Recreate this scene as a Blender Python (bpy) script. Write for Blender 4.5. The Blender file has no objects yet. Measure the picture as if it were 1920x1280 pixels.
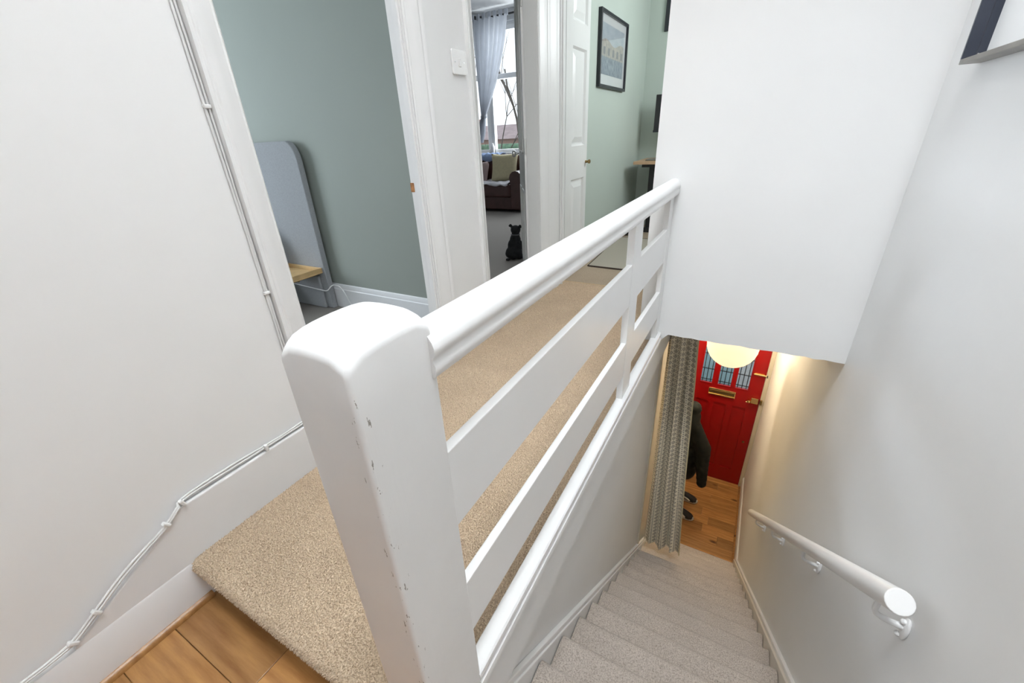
import bpy, bmesh, math, random
import numpy as np
from mathutils import Vector, Matrix
random.seed(7)
C = bpy.context.scene.collection
sc = bpy.context.scene

# ---------------------------------------------------------------- camera
# landing carpet = z 0, corridor and stairs run along +y, camera above (0,0)
CAMZ = 1.06
PPX, PPY, FPX = 960., 640., 781.525
ROT = ((0.87382388, 0.17791212, -0.45252526), (0.48409292, -0.40572542, 0.7752683), (-0.04567138, -0.89651222, -0.44065855))
R3 = Matrix(ROT)                       # image axes (right, down, forward) -> world
cam_d = bpy.data.cameras.new('camera'); cam = bpy.data.objects.new('camera', cam_d); C.objects.link(cam)
cam_d.sensor_width = 36; cam_d.sensor_fit = 'HORIZONTAL'; cam_d.lens = FPX*36/1920
cam_d.clip_start = 0.02; cam_d.clip_end = 300
M4 = (R3 @ Matrix(((1,0,0),(0,-1,0),(0,0,-1)))).to_4x4(); M4.translation = Vector((0,0,CAMZ))
cam.matrix_world = M4
sc.camera = cam
def ray(u, v): return R3 @ Vector((u-PPX, v-PPY, FPX))
def onx(u, v, x): r = ray(u,v); return Vector((0,0,CAMZ)) + r*(x/r.x)
def ony(u, v, y): r = ray(u,v); return Vector((0,0,CAMZ)) + r*(y/r.y)
def onz(u, v, z): r = ray(u,v); return Vector((0,0,CAMZ)) + r*((z-CAMZ)/r.z)

# ---------------------------------------------------------------- world, lights, exposure
wd = bpy.data.worlds.new('world'); sc.world = wd; wd.use_nodes = True
bg = wd.node_tree.nodes['Background']; bg.inputs[0].default_value = (0.86,0.93,1.0,1); bg.inputs[1].default_value = 1.0
sc.view_settings.view_transform = 'Standard'; sc.view_settings.look = 'None'
sc.view_settings.exposure = 0.66; sc.view_settings.gamma = 1.0; sc.view_settings.use_curve_mapping = False

def area(name, loc, direction, sx, sy, power, col=(1,1,1)):
    d = bpy.data.lights.new(name, 'AREA'); d.shape = 'RECTANGLE'; d.size = sx; d.size_y = sy; d.energy = power; d.color = col
    o = bpy.data.objects.new(name, d); C.objects.link(o); o.location = loc
    o.rotation_euler = Vector(direction).to_track_quat('-Z','Y').to_euler()
    return o
def point(name, loc, power, col, rad):
    d = bpy.data.lights.new(name, 'POINT'); d.energy = power; d.color = col; d.shadow_soft_size = rad
    o = bpy.data.objects.new(name, d); C.objects.link(o); o.location = loc
    return o
point('landing_ceiling_bulb', (-0.80,0.80,2.62), 7, (1.0,0.985,0.96), 0.06)
area('stair_overhead_fill', (0.04,0.35,4.35), (0.03,0.35,-1), 0.85, 1.1, 92, (0.92,0.965,1.0))  # added overhead fill that evens out the stairwell, no known skylight
area('rear_fill_light', (-0.45,-4.2,1.5), (0.05,1,-0.05), 0.9, 1.2, 4, (0.80,0.90,1.0))  # added weak fill from behind the camera, no known window there
point('hall_fill_light', (-0.10,4.30,-0.45), 15, (1.0,0.86,0.64), 0.05)  # added unseen fill brightening the hall floor and door, besides the lantern
point('hall_pendant_bulb', (0.045,3.9,-0.47), 1.2, (1.0,0.76,0.42), 0.05)
area('bedroom_window_daylight', (-4.85,0.2,1.5), (1,0.35,-0.1), 1.4, 1.5, 45, (0.80,0.90,1.0))
area('living_window_daylight', (-3.5,7.25,1.75), (0,-1,-0.15), 1.4, 1.7, 32, (0.9,0.96,1.0))
area('office_window_daylight', (0.5,4.1,1.6), (-1,0,-0.12), 1.2, 1.4, 40, (0.93,0.98,1.0))

# ---------------------------------------------------------------- materials
MATS = {}
def newmat(name):
    m = bpy.data.materials.new(name); m.use_nodes = True
    nt = m.node_tree; return m, nt, nt.nodes, nt.links, nt.nodes['Principled BSDF']
def coords(nt, kind='Object'):
    t = nt.nodes.new('ShaderNodeTexCoord'); return t.outputs[kind]
def ramp(nt, fac, stops):
    r = nt.nodes.new('ShaderNodeValToRGB'); e = r.color_ramp.elements
    while len(e) > 1: e.remove(e[-1])
    e[0].position = stops[0][0]; e[0].color = (*stops[0][1],1)
    for p, c in stops[1:]:
        x = e.new(p); x.color = (*c,1)
    nt.links.new(fac, r.inputs[0]); return r.outputs[0]
def noise(nt, vec, scale, detail=2, rough=.5):
    n = nt.nodes.new('ShaderNodeTexNoise'); n.inputs['Scale'].default_value = scale; n.inputs['Detail'].default_value = detail; n.inputs['Roughness'].default_value = rough
    nt.links.new(vec, n.inputs['Vector']); return n.outputs['Fac']
def mapping(nt, vec, scale=(1,1,1), rot=(0,0,0), loc=(0,0,0)):
    n = nt.nodes.new('ShaderNodeMapping'); n.inputs['Scale'].default_value = scale; n.inputs['Rotation'].default_value = rot; n.inputs['Location'].default_value = loc
    nt.links.new(vec, n.inputs['Vector']); return n.outputs[0]
def bump(nt, h, bsdf, strength=.2, dist=.002):
    b = nt.nodes.new('ShaderNodeBump'); b.inputs['Strength'].default_value = strength; b.inputs['Distance'].default_value = dist
    nt.links.new(h, b.inputs['Height']); nt.links.new(b.outputs[0], bsdf.inputs['Normal'])
def math_(nt, op, a, b=None):
    n = nt.nodes.new('ShaderNodeMath'); n.operation = op
    for i, x in enumerate((a,b)):
        if x is None: continue
        if isinstance(x,(int,float)): n.inputs[i].default_value = x
        else: nt.links.new(x, n.inputs[i])
    return n.outputs[0]
def mix(nt, fac, a, b):
    n = nt.nodes.new('ShaderNodeMix'); n.data_type = 'RGBA'
    nt.links.new(fac, n.inputs[0]) if not isinstance(fac,(int,float)) else setattr(n.inputs[0],'default_value',fac)
    for i, x in ((6,a),(7,b)):
        if isinstance(x, tuple): n.inputs[i].default_value = (*x,1)
        else: nt.links.new(x, n.inputs[i])
    return n.outputs[2]
def plain(name, col, rough=.5, metal=0., var=.06, nscale=6., bstr=0., bscale=80., spec=.5, coat=0.):
    m, nt, N, L, B = newmat(name)
    B.inputs['Roughness'].default_value = rough; B.inputs['Metallic'].default_value = metal
    B.inputs['Specular IOR Level'].default_value = spec; B.inputs['Coat Weight'].default_value = coat
    v = coords(nt)
    f = noise(nt, v, nscale, 3)
    lo = tuple(c*(1-var) for c in col); hi = tuple(min(1,c*(1+var)) for c in col)
    L.new(ramp(nt, f, [(.3,lo),(.7,hi)]), B.inputs['Base Color'])
    if bstr: bump(nt, noise(nt, v, bscale, 2), B, bstr)
    MATS[name] = m; return m
plain('wall_white', (.88,.88,.875), .62, var=.012, nscale=2.5, bstr=.10, bscale=35, spec=.3)
plain('ceiling_white', (.90,.90,.90), .8, var=.01)
plain('gloss_white', (.87,.87,.865), .32, var=.012, nscale=5, bstr=.06, bscale=22)
plain('skirting_white', (.86,.86,.865), .38, var=.015, nscale=5, bstr=.05, bscale=20)
plain('old_cream', (.72,.66,.54), .45, var=.03)
plain('cream_string', (.76,.72,.64), .4, var=.02)
plain('bedroom_green', (.335,.365,.325), .7, var=.02, nscale=2, bstr=.05, bscale=40, spec=.3)
plain('office_sage', (.50,.565,.515), .7, var=.02, nscale=2, spec=.3)
plain('living_wall', (.70,.71,.72), .7, var=.02, spec=.3)
plain('grey_fabric', (.36,.37,.38), .9, var=.06, nscale=120, bstr=.2, bscale=400, spec=.2)
plain('pillow_blue', (.50,.55,.60), .9, var=.04, spec=.2)
plain('oak_tray', (.62,.42,.20), .5, var=.15, nscale=14)
plain('white_plastic', (.86,.86,.85), .25, var=.004)
plain('black_frame', (.02,.022,.028), .35, var=.1)
plain('navy_metal', (.030,.036,.055), .38, var=.1, nscale=9)
plain('bronze_metal', (.20,.185,.16), .35, .3, var=.15, nscale=14)
plain('black_plastic', (.02,.02,.022), .4, var=.1)
plain('chrome', (.75,.75,.76), .15, 1., var=.02)
plain('brass', (.80,.58,.26), .22, 1., var=.05)
plain('dark_brass', (.30,.21,.09), .35, .9, var=.1)
plain('red_paint', (.36,.004,.006), .30, var=.06, nscale=8, bstr=.05, bscale=30)
plain('lead', (.04,.045,.05), .5, .4)
plain('leather', (.085,.035,.03), .35, var=.2, nscale=10, bstr=.15, bscale=60)
plain('cream_cushion', (.62,.55,.36), .9, var=.06, nscale=30, bstr=.1, bscale=200, spec=.2)
plain('pink_cushion', (.50,.38,.38), .9, var=.1, nscale=12, spec=.2)
plain('throw_white', (.75,.74,.78), .9, var=.08, nscale=25, spec=.2)
plain('throw_blue', (.25,.33,.52), .9, var=.2, nscale=14, spec=.2)
plain('dog_black', (.022,.022,.024), .75, var=.3, nscale=40, bstr=.4, bscale=160, spec=.3)
plain('collar_grey', (.12,.12,.13), .6)
plain('coat_black', (.010,.012,.010), .65, var=.2, nscale=20, bstr=.3, bscale=30, spec=.3)
plain('coat_olive', (.022,.026,.018), .7, var=.2, nscale=20, spec=.3)
plain('shoe_black', (.015,.015,.016), .6, var=.2)
plain('shoe_white', (.60,.58,.52), .6, var=.1)
plain('living_carpet', (.42,.39,.36), .95, var=.06, nscale=200, bstr=.3, bscale=300, spec=.1)
plain('bedroom_carpet', (.25,.23,.21), .95, var=.1, nscale=200, bstr=.3, bscale=300, spec=.1)
plain('ground', (.30,.31,.30), .95, var=.2, nscale=1)
plain('bark', (.10,.085,.07), .9, var=.2, nscale=10)
plain('far_brick', (.44,.30,.25), .9, var=.15, nscale=2)
plain('far_roof', (.34,.27,.27), .9, var=.15, nscale=2)
plain('hedge_green', (.12,.20,.13), .95, var=.4, nscale=4)
plain('desk_wood', (.55,.36,.22), .45, var=.12, nscale=9)
plain('rug_seam', (.07,.05,.04), .9)
plain('bare_wood', (.45,.20,.07), .7, var=.3, nscale=60)
plain('cable_white', (.78,.78,.77), .45, var=.03, nscale=30)

def carpet_mat(name, dark, light, scale, rib=None):
    m, nt, N, L, B = newmat(name)
    B.inputs['Roughness'].default_value = .97; B.inputs['Specular IOR Level'].default_value = .08
    B.inputs['Sheen Weight'].default_value = .15
    v = coords(nt)
    a = noise(nt, v, scale, 3, .65)
    vo = N.new('ShaderNodeTexVoronoi'); vo.inputs['Scale'].default_value = scale*.55; L.new(v, vo.inputs['Vector'])
    big = noise(nt, v, 5, 3)
    fine = noise(nt, v, scale*2.1, 4, .8)
    a2 = math_(nt,'ADD',math_(nt,'MULTIPLY',a,.45),math_(nt,'MULTIPLY',fine,.55))
    col = ramp(nt, a2, [(.36,tuple(d*.55 for d in dark)),(.43,dark),(.52,tuple((d*.35+l*.65) for d,l in zip(dark,light))),(.64,light)])
    col2 = mix(nt, math_(nt,'MULTIPLY',math_(nt,'SUBTRACT',big,.35),.6), col, tuple(d*.8 for d in dark))
    L.new(col2, B.inputs['Base Color'])
    h = math_(nt,'SUBTRACT',a2, math_(nt,'MULTIPLY',vo.outputs['Distance'],.2))
    bump(nt, h, B, .8, .006)
    MATS[name] = m
carpet_mat('carpet_beige', (.62,.455,.30), (.98,.82,.62), 210)
carpet_mat('carpet_stair', (.40,.335,.28), (.76,.68,.605), 210)
carpet_mat('office_carpet', (.38,.28,.19), (.58,.47,.35), 160)
def rug_mat():
    m, nt, N, L, B = newmat('woven_rug'); B.inputs['Roughness'].default_value = .95; B.inputs['Specular IOR Level'].default_value = .1
    v = coords(nt); s = N.new('ShaderNodeSeparateXYZ'); L.new(v, s.inputs[0])
    a = math_(nt,'SINE',math_(nt,'MULTIPLY',s.outputs[0],420)); b = math_(nt,'SINE',math_(nt,'MULTIPLY',s.outputs[1],300))
    h = math_(nt,'ADD',math_(nt,'MULTIPLY',math_(nt,'MULTIPLY',a,b),.5),.5)
    L.new(mix(nt, h, (.36,.32,.26), (.58,.54,.46)), B.inputs['Base Color']); bump(nt, h, B, .4, .003); MATS['woven_rug'] = m
rug_mat()
def oak(name, dark, light):
    m, nt, N, L, B = newmat(name); B.inputs['Roughness'].default_value = .33
    oi = N.new('ShaderNodeObjectInfo'); v = coords(nt,'Object')
    ad = N.new('ShaderNodeVectorMath'); ad.operation = 'ADD'; L.new(v, ad.inputs[0])
    cmb = N.new('ShaderNodeCombineXYZ'); L.new(math_(nt,'MULTIPLY',oi.outputs['Random'],37.), cmb.inputs[1]); L.new(math_(nt,'MULTIPLY',oi.outputs['Random'],11.), cmb.inputs[0]); L.new(cmb.outputs[0], ad.inputs[1])
    st = mapping(nt, ad.outputs[0], (1.9,17,17))
    g = noise(nt, st, 2.2, 8, .66)
    w = N.new('ShaderNodeTexWave'); w.wave_type = 'BANDS'; w.bands_direction = 'Y'; w.inputs['Scale'].default_value = .4; w.inputs['Distortion'].default_value = 14; w.inputs['Detail'].default_value = 3
    L.new(st, w.inputs['Vector'])
    f = math_(nt,'ADD',math_(nt,'MULTIPLY',g,.86),math_(nt,'MULTIPLY',w.outputs['Fac'],.14))
    col = ramp(nt, f, [(.25,dark),(.5,tuple((a+b)/2 for a,b in zip(dark,light))),(.75,light)])
    # knots
    vo = N.new('ShaderNodeTexVoronoi'); vo.inputs['Scale'].default_value = 1.0; L.new(mapping(nt, ad.outputs[0], (3.2,7.5,5)), vo.inputs['Vector'])
    k = ramp(nt, vo.outputs['Distance'], [(.0,(1,1,1)),(.07,(.85,.85,.85)),(.17,(0,0,0))])
    col = mix(nt, k, col, (.07,.025,.008))
    tint = math_(nt,'ADD',math_(nt,'MULTIPLY',oi.outputs['Random'],.5),.62)
    hs = N.new('ShaderNodeHueSaturation'); L.new(col, hs.inputs['Color']); L.new(tint, hs.inputs['Value'])
    L.new(hs.outputs[0], B.inputs['Base Color']); bump(nt, f, B, .12, .001); MATS[name] = m
oak('oak_floor', (.30,.125,.035), (.62,.33,.115))
def newel_mat():
    m, nt, N, L, B = newmat('scuffed_white'); B.inputs['Roughness'].default_value = .34
    v = coords(nt); s = N.new('ShaderNodeSeparateXYZ'); L.new(v, s.inputs[0])
    st = mapping(nt, v, (1,1,.28))
    n1 = noise(nt, st, 130, 4, .7)
    # wear along the arris that faces the stair head (object x=+hw, y=-hd)
    dx = math_(nt,'SUBTRACT',NEWEL_HW,s.outputs[0]); dy = math_(nt,'ADD',s.outputs[1],NEWEL_HD)
    d = math_(nt,'ADD',math_(nt,'ABSOLUTE',dx),math_(nt,'ABSOLUTE',dy))
    near = ramp(nt, d, [(.0,(1,1,1)),(.012,(.75,.75,.75)),(.03,(.12,.12,.12)),(.05,(0,0,0))])
    thr = math_(nt,'GREATER_THAN',math_(nt,'ADD',n1,math_(nt,'MULTIPLY',near,.155)),.758)
    n2 = noise(nt, v, 7, 3)
    base = ramp(nt, n2, [(.3,(.79,.79,.785)),(.7,(.84,.84,.83))])
    L.new(mix(nt, thr, base, (.30,.28,.25)), B.inputs['Base Color'])
    bump(nt, math_(nt,'ADD',noise(nt,v,26,3),math_(nt,'MULTIPLY',noise(nt,mapping(nt,v,(60,60,4)),3,2),.25)), B, .18, .002); MATS['scuffed_white'] = m
NEWEL_HW, NEWEL_HD = .055, .068
newel_mat()
def curtain_mat():
    m, nt, N, L, B = newmat('patterned_curtain'); B.inputs['Roughness'].default_value = .9; B.inputs['Specular IOR Level'].default_value = .1
    uv = coords(nt,'UV'); s = N.new('ShaderNodeSeparateXYZ'); L.new(uv, s.inputs[0])
    def cell(px, py, off, w, h):
        a = math_(nt,'ABSOLUTE',math_(nt,'SUBTRACT',math_(nt,'FRACT',math_(nt,'ADD',math_(nt,'DIVIDE',s.outputs[0],px),off)),.5))
        b = math_(nt,'ABSOLUTE',math_(nt,'SUBTRACT',math_(nt,'FRACT',math_(nt,'DIVIDE',s.outputs[1],py)),.5))
        return math_(nt,'ADD',math_(nt,'DIVIDE',a,w),math_(nt,'DIVIDE',b,h))
    d1 = cell(.040,.038,0.,.34,.44); d2 = cell(.040,.019,.5,.10,.36)
    ring = math_(nt,'MULTIPLY',math_(nt,'LESS_THAN',d1,1.),math_(nt,'SUBTRACT',1.,math_(nt,'MULTIPLY',math_(nt,'LESS_THAN',d1,.62),math_(nt,'GREATER_THAN',d1,.35))))
    mk = math_(nt,'MAXIMUM',ring,math_(nt,'LESS_THAN',d2,1.))
    L.new(mix(nt, math_(nt,'MULTIPLY',mk,.85), (.93,.86,.70), (.22,.19,.155)), B.inputs['Base Color'])
    bump(nt, noise(nt, uv, 400, 2), B, .2, .001); MATS['patterned_curtain'] = m
curtain_mat()
def translucent(name, col, trans, rough=1.):
    m, nt, N, L, B = newmat(name); out = N['Material Output']
    v = coords(nt); f = noise(nt, v, 12, 3); c = ramp(nt, f, [(.3,tuple(x*.93 for x in col)),(.7,col)])
    d = N.new('ShaderNodeBsdfDiffuse'); t = N.new('ShaderNodeBsdfTranslucent'); x = N.new('ShaderNodeMixShader'); x.inputs[0].default_value = trans
    L.new(c, d.inputs[0]); L.new(c, t.inputs[0]); L.new(d.outputs[0], x.inputs[1]); L.new(t.outputs[0], x.inputs[2]); L.new(x.outputs[0], out.inputs[0]); MATS[name] = m
translucent('sheer_grey', (.62,.64,.68), .55)
def glass_mat(name, col, rough, alpha):
    m, nt, N, L, B = newmat(name)
    v = coords(nt); f = noise(nt, v, 14, 2); L.new(ramp(nt, f, [(.3,tuple(c*.9 for c in col)),(.7,col)]), B.inputs['Base Color'])
    B.inputs['Roughness'].default_value = rough; B.inputs['Transmission Weight'].default_value = alpha; B.inputs['IOR'].default_value = 1.1
    MATS[name] = m
def thin_glass(name):
    m, nt, N, L, B = newmat(name); N.remove(B); out = N['Material Output']
    v = coords(nt); f = noise(nt, v, 3, 2); c = ramp(nt, f, [(.3,(.96,.97,.98)),(.7,(.985,.99,.99))])
    t = N.new('ShaderNodeBsdfTransparent'); g = N.new('ShaderNodeBsdfGlossy'); g.inputs['Roughness'].default_value = .02
    lw = N.new('ShaderNodeLayerWeight'); fac = math_(nt,'ADD',math_(nt,'MULTIPLY',math_(nt,'POWER',lw.outputs['Facing'],4.),.45),.02)
    x = N.new('ShaderNodeMixShader'); L.new(fac, x.inputs[0]); L.new(c, t.inputs[0]); L.new(t.outputs[0], x.inputs[1]); L.new(g.outputs[0], x.inputs[2]); L.new(x.outputs[0], out.inputs[0]); MATS[name] = m
thin_glass('clear_glass')
glass_mat('blue_glass', (.45,.66,.75), .25, .9)
glass_mat('pale_glass', (.8,.85,.9), .2, .92)
def emit(name, col, strength):
    m, nt, N, L, B = newmat(name); v = coords(nt); f = noise(nt, v, 9, 3)
    c = ramp(nt, f, [(.3,tuple(x*.95 for x in col)),(.7,col)])
    L.new(c, B.inputs['Base Color']); L.new(c, B.inputs['Emission Color']); B.inputs['Emission Strength'].default_value = strength; B.inputs['Roughness'].default_value = .9; MATS[name] = m
emit('paper_glow', (1.0,.80,.54), .58)
def print_mat():
    # faded townscape print: pale sky, buff arcaded building, blue-grey base
    m, nt, N, L, B = newmat('townscape_print'); B.inputs['Roughness'].default_value = .3
    uv = coords(nt,'UV'); s = N.new('ShaderNodeSeparateXYZ'); L.new(uv, s.inputs[0]); U, V = s.outputs[0], s.outputs[1]
    n = noise(nt, uv, 7, 4)
    sky = ramp(nt, n, [(.3,(.46,.52,.58)),(.7,(.60,.64,.68))])
    top = math_(nt,'ADD',.66,math_(nt,'MULTIPLY',math_(nt,'SINE',math_(nt,'MULTIPLY',U,9)),.05))
    bld = math_(nt,'LESS_THAN',V,top)
    bcol = ramp(nt, noise(nt, mapping(nt,uv,(16,5,1)), 1.6, 3), [(.35,(.36,.33,.30)),(.65,(.60,.52,.45))])
    col = mix(nt, bld, sky, bcol)
    ax = math_(nt,'ABSOLUTE',math_(nt,'SUBTRACT',math_(nt,'FRACT',math_(nt,'MULTIPLY',U,5)),.5))
    arc = math_(nt,'MULTIPLY',math_(nt,'LESS_THAN',ax,.22),math_(nt,'MULTIPLY',math_(nt,'LESS_THAN',V,.55),math_(nt,'GREATER_THAN',V,.40)))
    col = mix(nt, arc, col, (.23,.22,.24))
    low = math_(nt,'LESS_THAN',V,.36)
    lcol = ramp(nt, noise(nt, mapping(nt,uv,(12,4,1)), 2.2, 3), [(.35,(.15,.18,.24)),(.65,(.38,.42,.48))])
    L.new(mix(nt, low, col, lcol), B.inputs['Base Color']); B.inputs['Coat Weight'].default_value = .6; B.inputs['Coat Roughness'].default_value = .03; MATS['townscape_print'] = m
print_mat()
plain('mount_board', (.78,.78,.77), .4, var=.01, coat=.5)

# ---------------------------------------------------------------- mesh helpers
class MB:
    def __init__(s): s.v=[]; s.f=[]; s.uv=None
    def add(s, vs, fs):
        b=len(s.v); s.v += [tuple(v) for v in vs]; s.f += [tuple(i+b for i in f) for f in fs]; return s
    def box(s, x0,x1,y0,y1,z0,z1):
        x0,x1=min(x0,x1),max(x0,x1); y0,y1=min(y0,y1),max(y0,y1); z0,z1=min(z0,z1),max(z0,z1)
        return s.add([(x0,y0,z0),(x1,y0,z0),(x1,y1,z0),(x0,y1,z0),(x0,y0,z1),(x1,y0,z1),(x1,y1,z1),(x0,y1,z1)],
              [(0,3,2,1),(4,5,6,7),(0,1,5,4),(1,2,6,5),(2,3,7,6),(3,0,4,7)])
    def prism(s, poly, axis, a, b):
        """extrude 2D poly along axis; poly coords are the other two axes in xyz order"""
        def mk(p,t): return {'x':(t,p[0],p[1]),'y':(p[0],t,p[1]),'z':(p[0],p[1],t)}[axis]
        n=len(poly); vs=[mk(p,a) for p in poly]+[mk(p,b) for p in poly]
        return s.add(vs, [tuple(range(n))[::-1], tuple(range(n,2*n))]+[(i,(i+1)%n,(i+1)%n+n,i+n) for i in range(n)])
    def loft(s, rings, cap=True, closed=True):
        n=len(rings[0]); vs=[p for r in rings for p in r]; fs=[]
        for k in range(len(rings)-1):
            for i in range(n if closed else n-1):
                j=(i+1)%n; fs.append((k*n+i,k*n+j,(k+1)*n+j,(k+1)*n+i))
        if cap: fs.append(tuple(range(n))[::-1]); fs.append(tuple(range((len(rings)-1)*n,len(rings)*n)))
        return s.add(vs,fs)
    def tube(s, pts, r, n=10, cap=True):
        pts=[Vector(p) for p in pts]; rings=[]; rs = r if isinstance(r,(list,tuple)) else [r]*len(pts)
        up=None
        for i,p in enumerate(pts):
            t=(pts[min(i+1,len(pts)-1)]-pts[max(i-1,0)]).normalized()
            if up is None: up = Vector((0,0,1)) if abs(t.z)<.9 else Vector((1,0,0))
            a=t.cross(up).normalized(); b=a.cross(t).normalized(); up=b
            rings.append([tuple(p+a*(rs[i]*math.cos(2*math.pi*k/n))+b*(rs[i]*math.sin(2*math.pi*k/n))) for k in range(n)])
        return s.loft(rings,cap)
    def lathe(s, prof, c, axis='z', n=24):
        rings=[]
        for r,h in prof:
            ring=[]
            for k in range(n):
                a=2*math.pi*k/n; ca,sa=r*math.cos(a),r*math.sin(a)
                ring.append({'z':(c[0]+ca,c[1]+sa,c[2]+h),'y':(c[0]+ca,c[1]+h,c[2]+sa),'x':(c[0]+h,c[1]+ca,c[2]+sa)}[axis])
            rings.append(ring)
        return s.loft(rings)
    def ell(s, c, r, n=16, m=10, rot=None):
        rings=[]
        for j in range(m+1):
            t=math.pi*(j+ (0.02 if j==0 else -0.02 if j==m else 0))/m
            ring=[]
            for k in range(n):
                a=2*math.pi*k/n; p=Vector((r[0]*math.sin(t)*math.cos(a), r[1]*math.sin(t)*math.sin(a), -r[2]*math.cos(t)))
                if rot: p = rot @ p
                ring.append(tuple(Vector(c)+p))
            rings.append(ring)
        return s.loft(rings)
    def build(s, name, mat, parent=None, smooth=None, bevel=0., seg=2, uvs=None, origin=None):
        me=bpy.data.meshes.new(name); vs=s.v
        if origin: vs=[(v[0]-origin[0],v[1]-origin[1],v[2]-origin[2]) for v in s.v]
        me.from_pydata(vs,[],s.f); me.update()
        bm=bmesh.new(); bm.from_mesh(me); bmesh.ops.recalc_face_normals(bm, faces=bm.faces); bm.to_mesh(me); bm.free()
        if uvs:
            L=me.uv_layers.new(name='UVMap')
            for lp in me.loops: L.data[lp.index].uv = uvs[lp.vertex_index]
        if smooth:
            me.shade_smooth(); me.set_sharp_from_angle(angle=math.radians(smooth))
        me.materials.append(MATS[mat])
        o=bpy.data.objects.new(name,me); C.objects.link(o)
        if origin: o.location = origin
        if parent: o.parent=parent
        if bevel:
            b=o.modifiers.new('bevel','BEVEL'); b.width=bevel; b.segments=seg; b.limit_method='ANGLE'; b.angle_limit=math.radians(40); b.harden_normals=False
        return o
def empty(name, loc=(0,0,0)):
    o=bpy.data.objects.new(name,None); C.objects.link(o); o.location=loc; o.empty_display_size=.05; return o
def tag(o, label=None, cat=None, group=None, kind=None):
    if label: o['label']=label
    if cat: o['category']=cat
    if group: o['group']=group
    if kind: o['kind']=kind
    return o
def part(o, parent):
    """parent a mesh built in world coordinates to an Empty at the thing's base"""
    o.parent=parent; o.matrix_parent_inverse = Matrix.Translation(-Vector(parent.location)); return o
def P(mb, name, mat, parent, **k): return part(mb.build(name, mat, **k), parent)
def struct(mb, name, mat, label=None, **k):
    o=mb.build(name, mat, **k); tag(o, label=label, kind='structure'); return o
def blob(shapes, name, mat, voxel=.008, smooth_it=6, dec=None):
    mb=MB()
    for s in shapes: mb.ell(s[0],s[1],16,10,s[2] if len(s)>2 else None)
    o=mb.build(name, mat)
    r=o.modifiers.new('r','REMESH'); r.mode='VOXEL'; r.voxel_size=voxel
    sm=o.modifiers.new('s','SMOOTH'); sm.factor=.5; sm.iterations=smooth_it
    dg=bpy.context.evaluated_depsgraph_get(); me=bpy.data.meshes.new_from_object(o.evaluated_get(dg))
    old=o.data; o.modifiers.clear(); o.data=me; bpy.data.meshes.remove(old); me.name=name; me.shade_smooth()
    return o

# ---------------------------------------------------------------- constants
CEIL=2.80; LOW=-.153; HALL=-3.14
XL=-1.26; T=.06; XR=.49; YW=2.19; XS=-.375
NR=18; RISE=(LOW-HALL)/NR; GO=.188; Y0=.32        # nosing j: y=Y0+j*GO, z=LOW-j*RISE

# ================================================================ STRUCTURE
m=MB()
m.box(XL-T,XL,-4,.757,-.4,CEIL).box(XL-T,XL,.757,1.483,2.0,CEIL).box(XL-T,XL,1.483,1.925,-.4,CEIL).box(XL-T,XL,1.925,2.615,2.0,CEIL).box(XL-T,XL,2.615,2.96,-.4,CEIL)
struct(m,'wall_left','wall_white','white painted landing wall with two doorways')
struct(MB().box(XR,XR+.12,-4,5.1,HALL-.1,CEIL),'wall_right','wall_white','white painted wall beside the stairs')
# box wall hanging over the stairs (its lower edge is a little uneven)
m=MB(); xs=[-.448+i*(.49+.448)/24 for i in range(25)]
bot=[.052+random.uniform(-.003,.003) for _ in xs]
poly=[(-.448,CEIL)]+[(-.448,0.)]+[(-.34,0.)]+[(x,b) for x,b in zip(xs,bot) if x>-.325]+[(XR+.005,.055),(XR+.005,CEIL)]
m.prism(poly,'y',YW,YW+.10)
struct(m,'wall_bulkhead','wall_white','white box wall hanging over the stairwell')
struct(MB().box(-.448,-.36,YW+.10,3.0,0,CEIL),'wall_closet','wall_white','white side of the boxed-in wall')
struct(MB().box(-1.5,-.95,-4.1,-4.0,-.4,CEIL).box(.05,XR+.12,-4.1,-4.0,-.4,CEIL).box(-.95,.05,-4.1,-4.0,-.4,.85).box(-.95,.05,-4.1,-4.0,2.15,CEIL),'wall_back','wall_white','white wall behind the stair head')  # unseen wall; its opening is made up to let the rear fill in
struct(MB().box(-5.6,-.45,-4.1,7.6,CEIL,CEIL+.1).box(-.45,1.2,-4.1,-.4,CEIL,CEIL+.1).box(-.45,1.2,1.15,7.6,CEIL,CEIL+.1).box(XR,1.2,-.4,1.15,CEIL,CEIL+.1),'ceiling','ceiling_white','white ceiling over the upper floor')
struct(MB().box(-.5,-.45,-.45,1.2,CEIL,4.4).box(XR,XR+.05,-.45,1.2,CEIL,4.4).box(-.5,XR+.05,-.45,-.4,CEIL,4.4).box(-.5,XR+.05,1.15,1.2,CEIL,4.4).box(-.5,XR+.05,-.45,1.2,4.4,4.45),'wall_fill_shaft','ceiling_white','white shaft added above the stairwell to hold its fill light')  # invented shaft, out of view, built round the overhead stair fill
# bedroom shell
struct(MB().box(-5.0,XL-T,1.885,1.935,-.02,CEIL),'wall_bedroom','bedroom_green','sage green bedroom wall')
struct(MB().box(-5.1,-5.0,-2,1.93,0,.7).box(-5.1,-5.0,-2,1.93,2.3,CEIL).box(-5.1,-5.0,-2,-.5,.7,2.3).box(-5.1,-5.0,.9,1.93,.7,2.3),'wall_bedroom_window','bedroom_green','bedroom wall with the window opening')
struct(MB().box(-5.1,XL-T,-2.1,-2.0,-.2,CEIL),'wall_bedroom_back','bedroom_green','rear wall of the bedroom')
struct(MB().box(-5.0,XL-T,-2,1.885,-.2,0),'floor_bedroom','bedroom_carpet','dark carpet of the bedroom')
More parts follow.
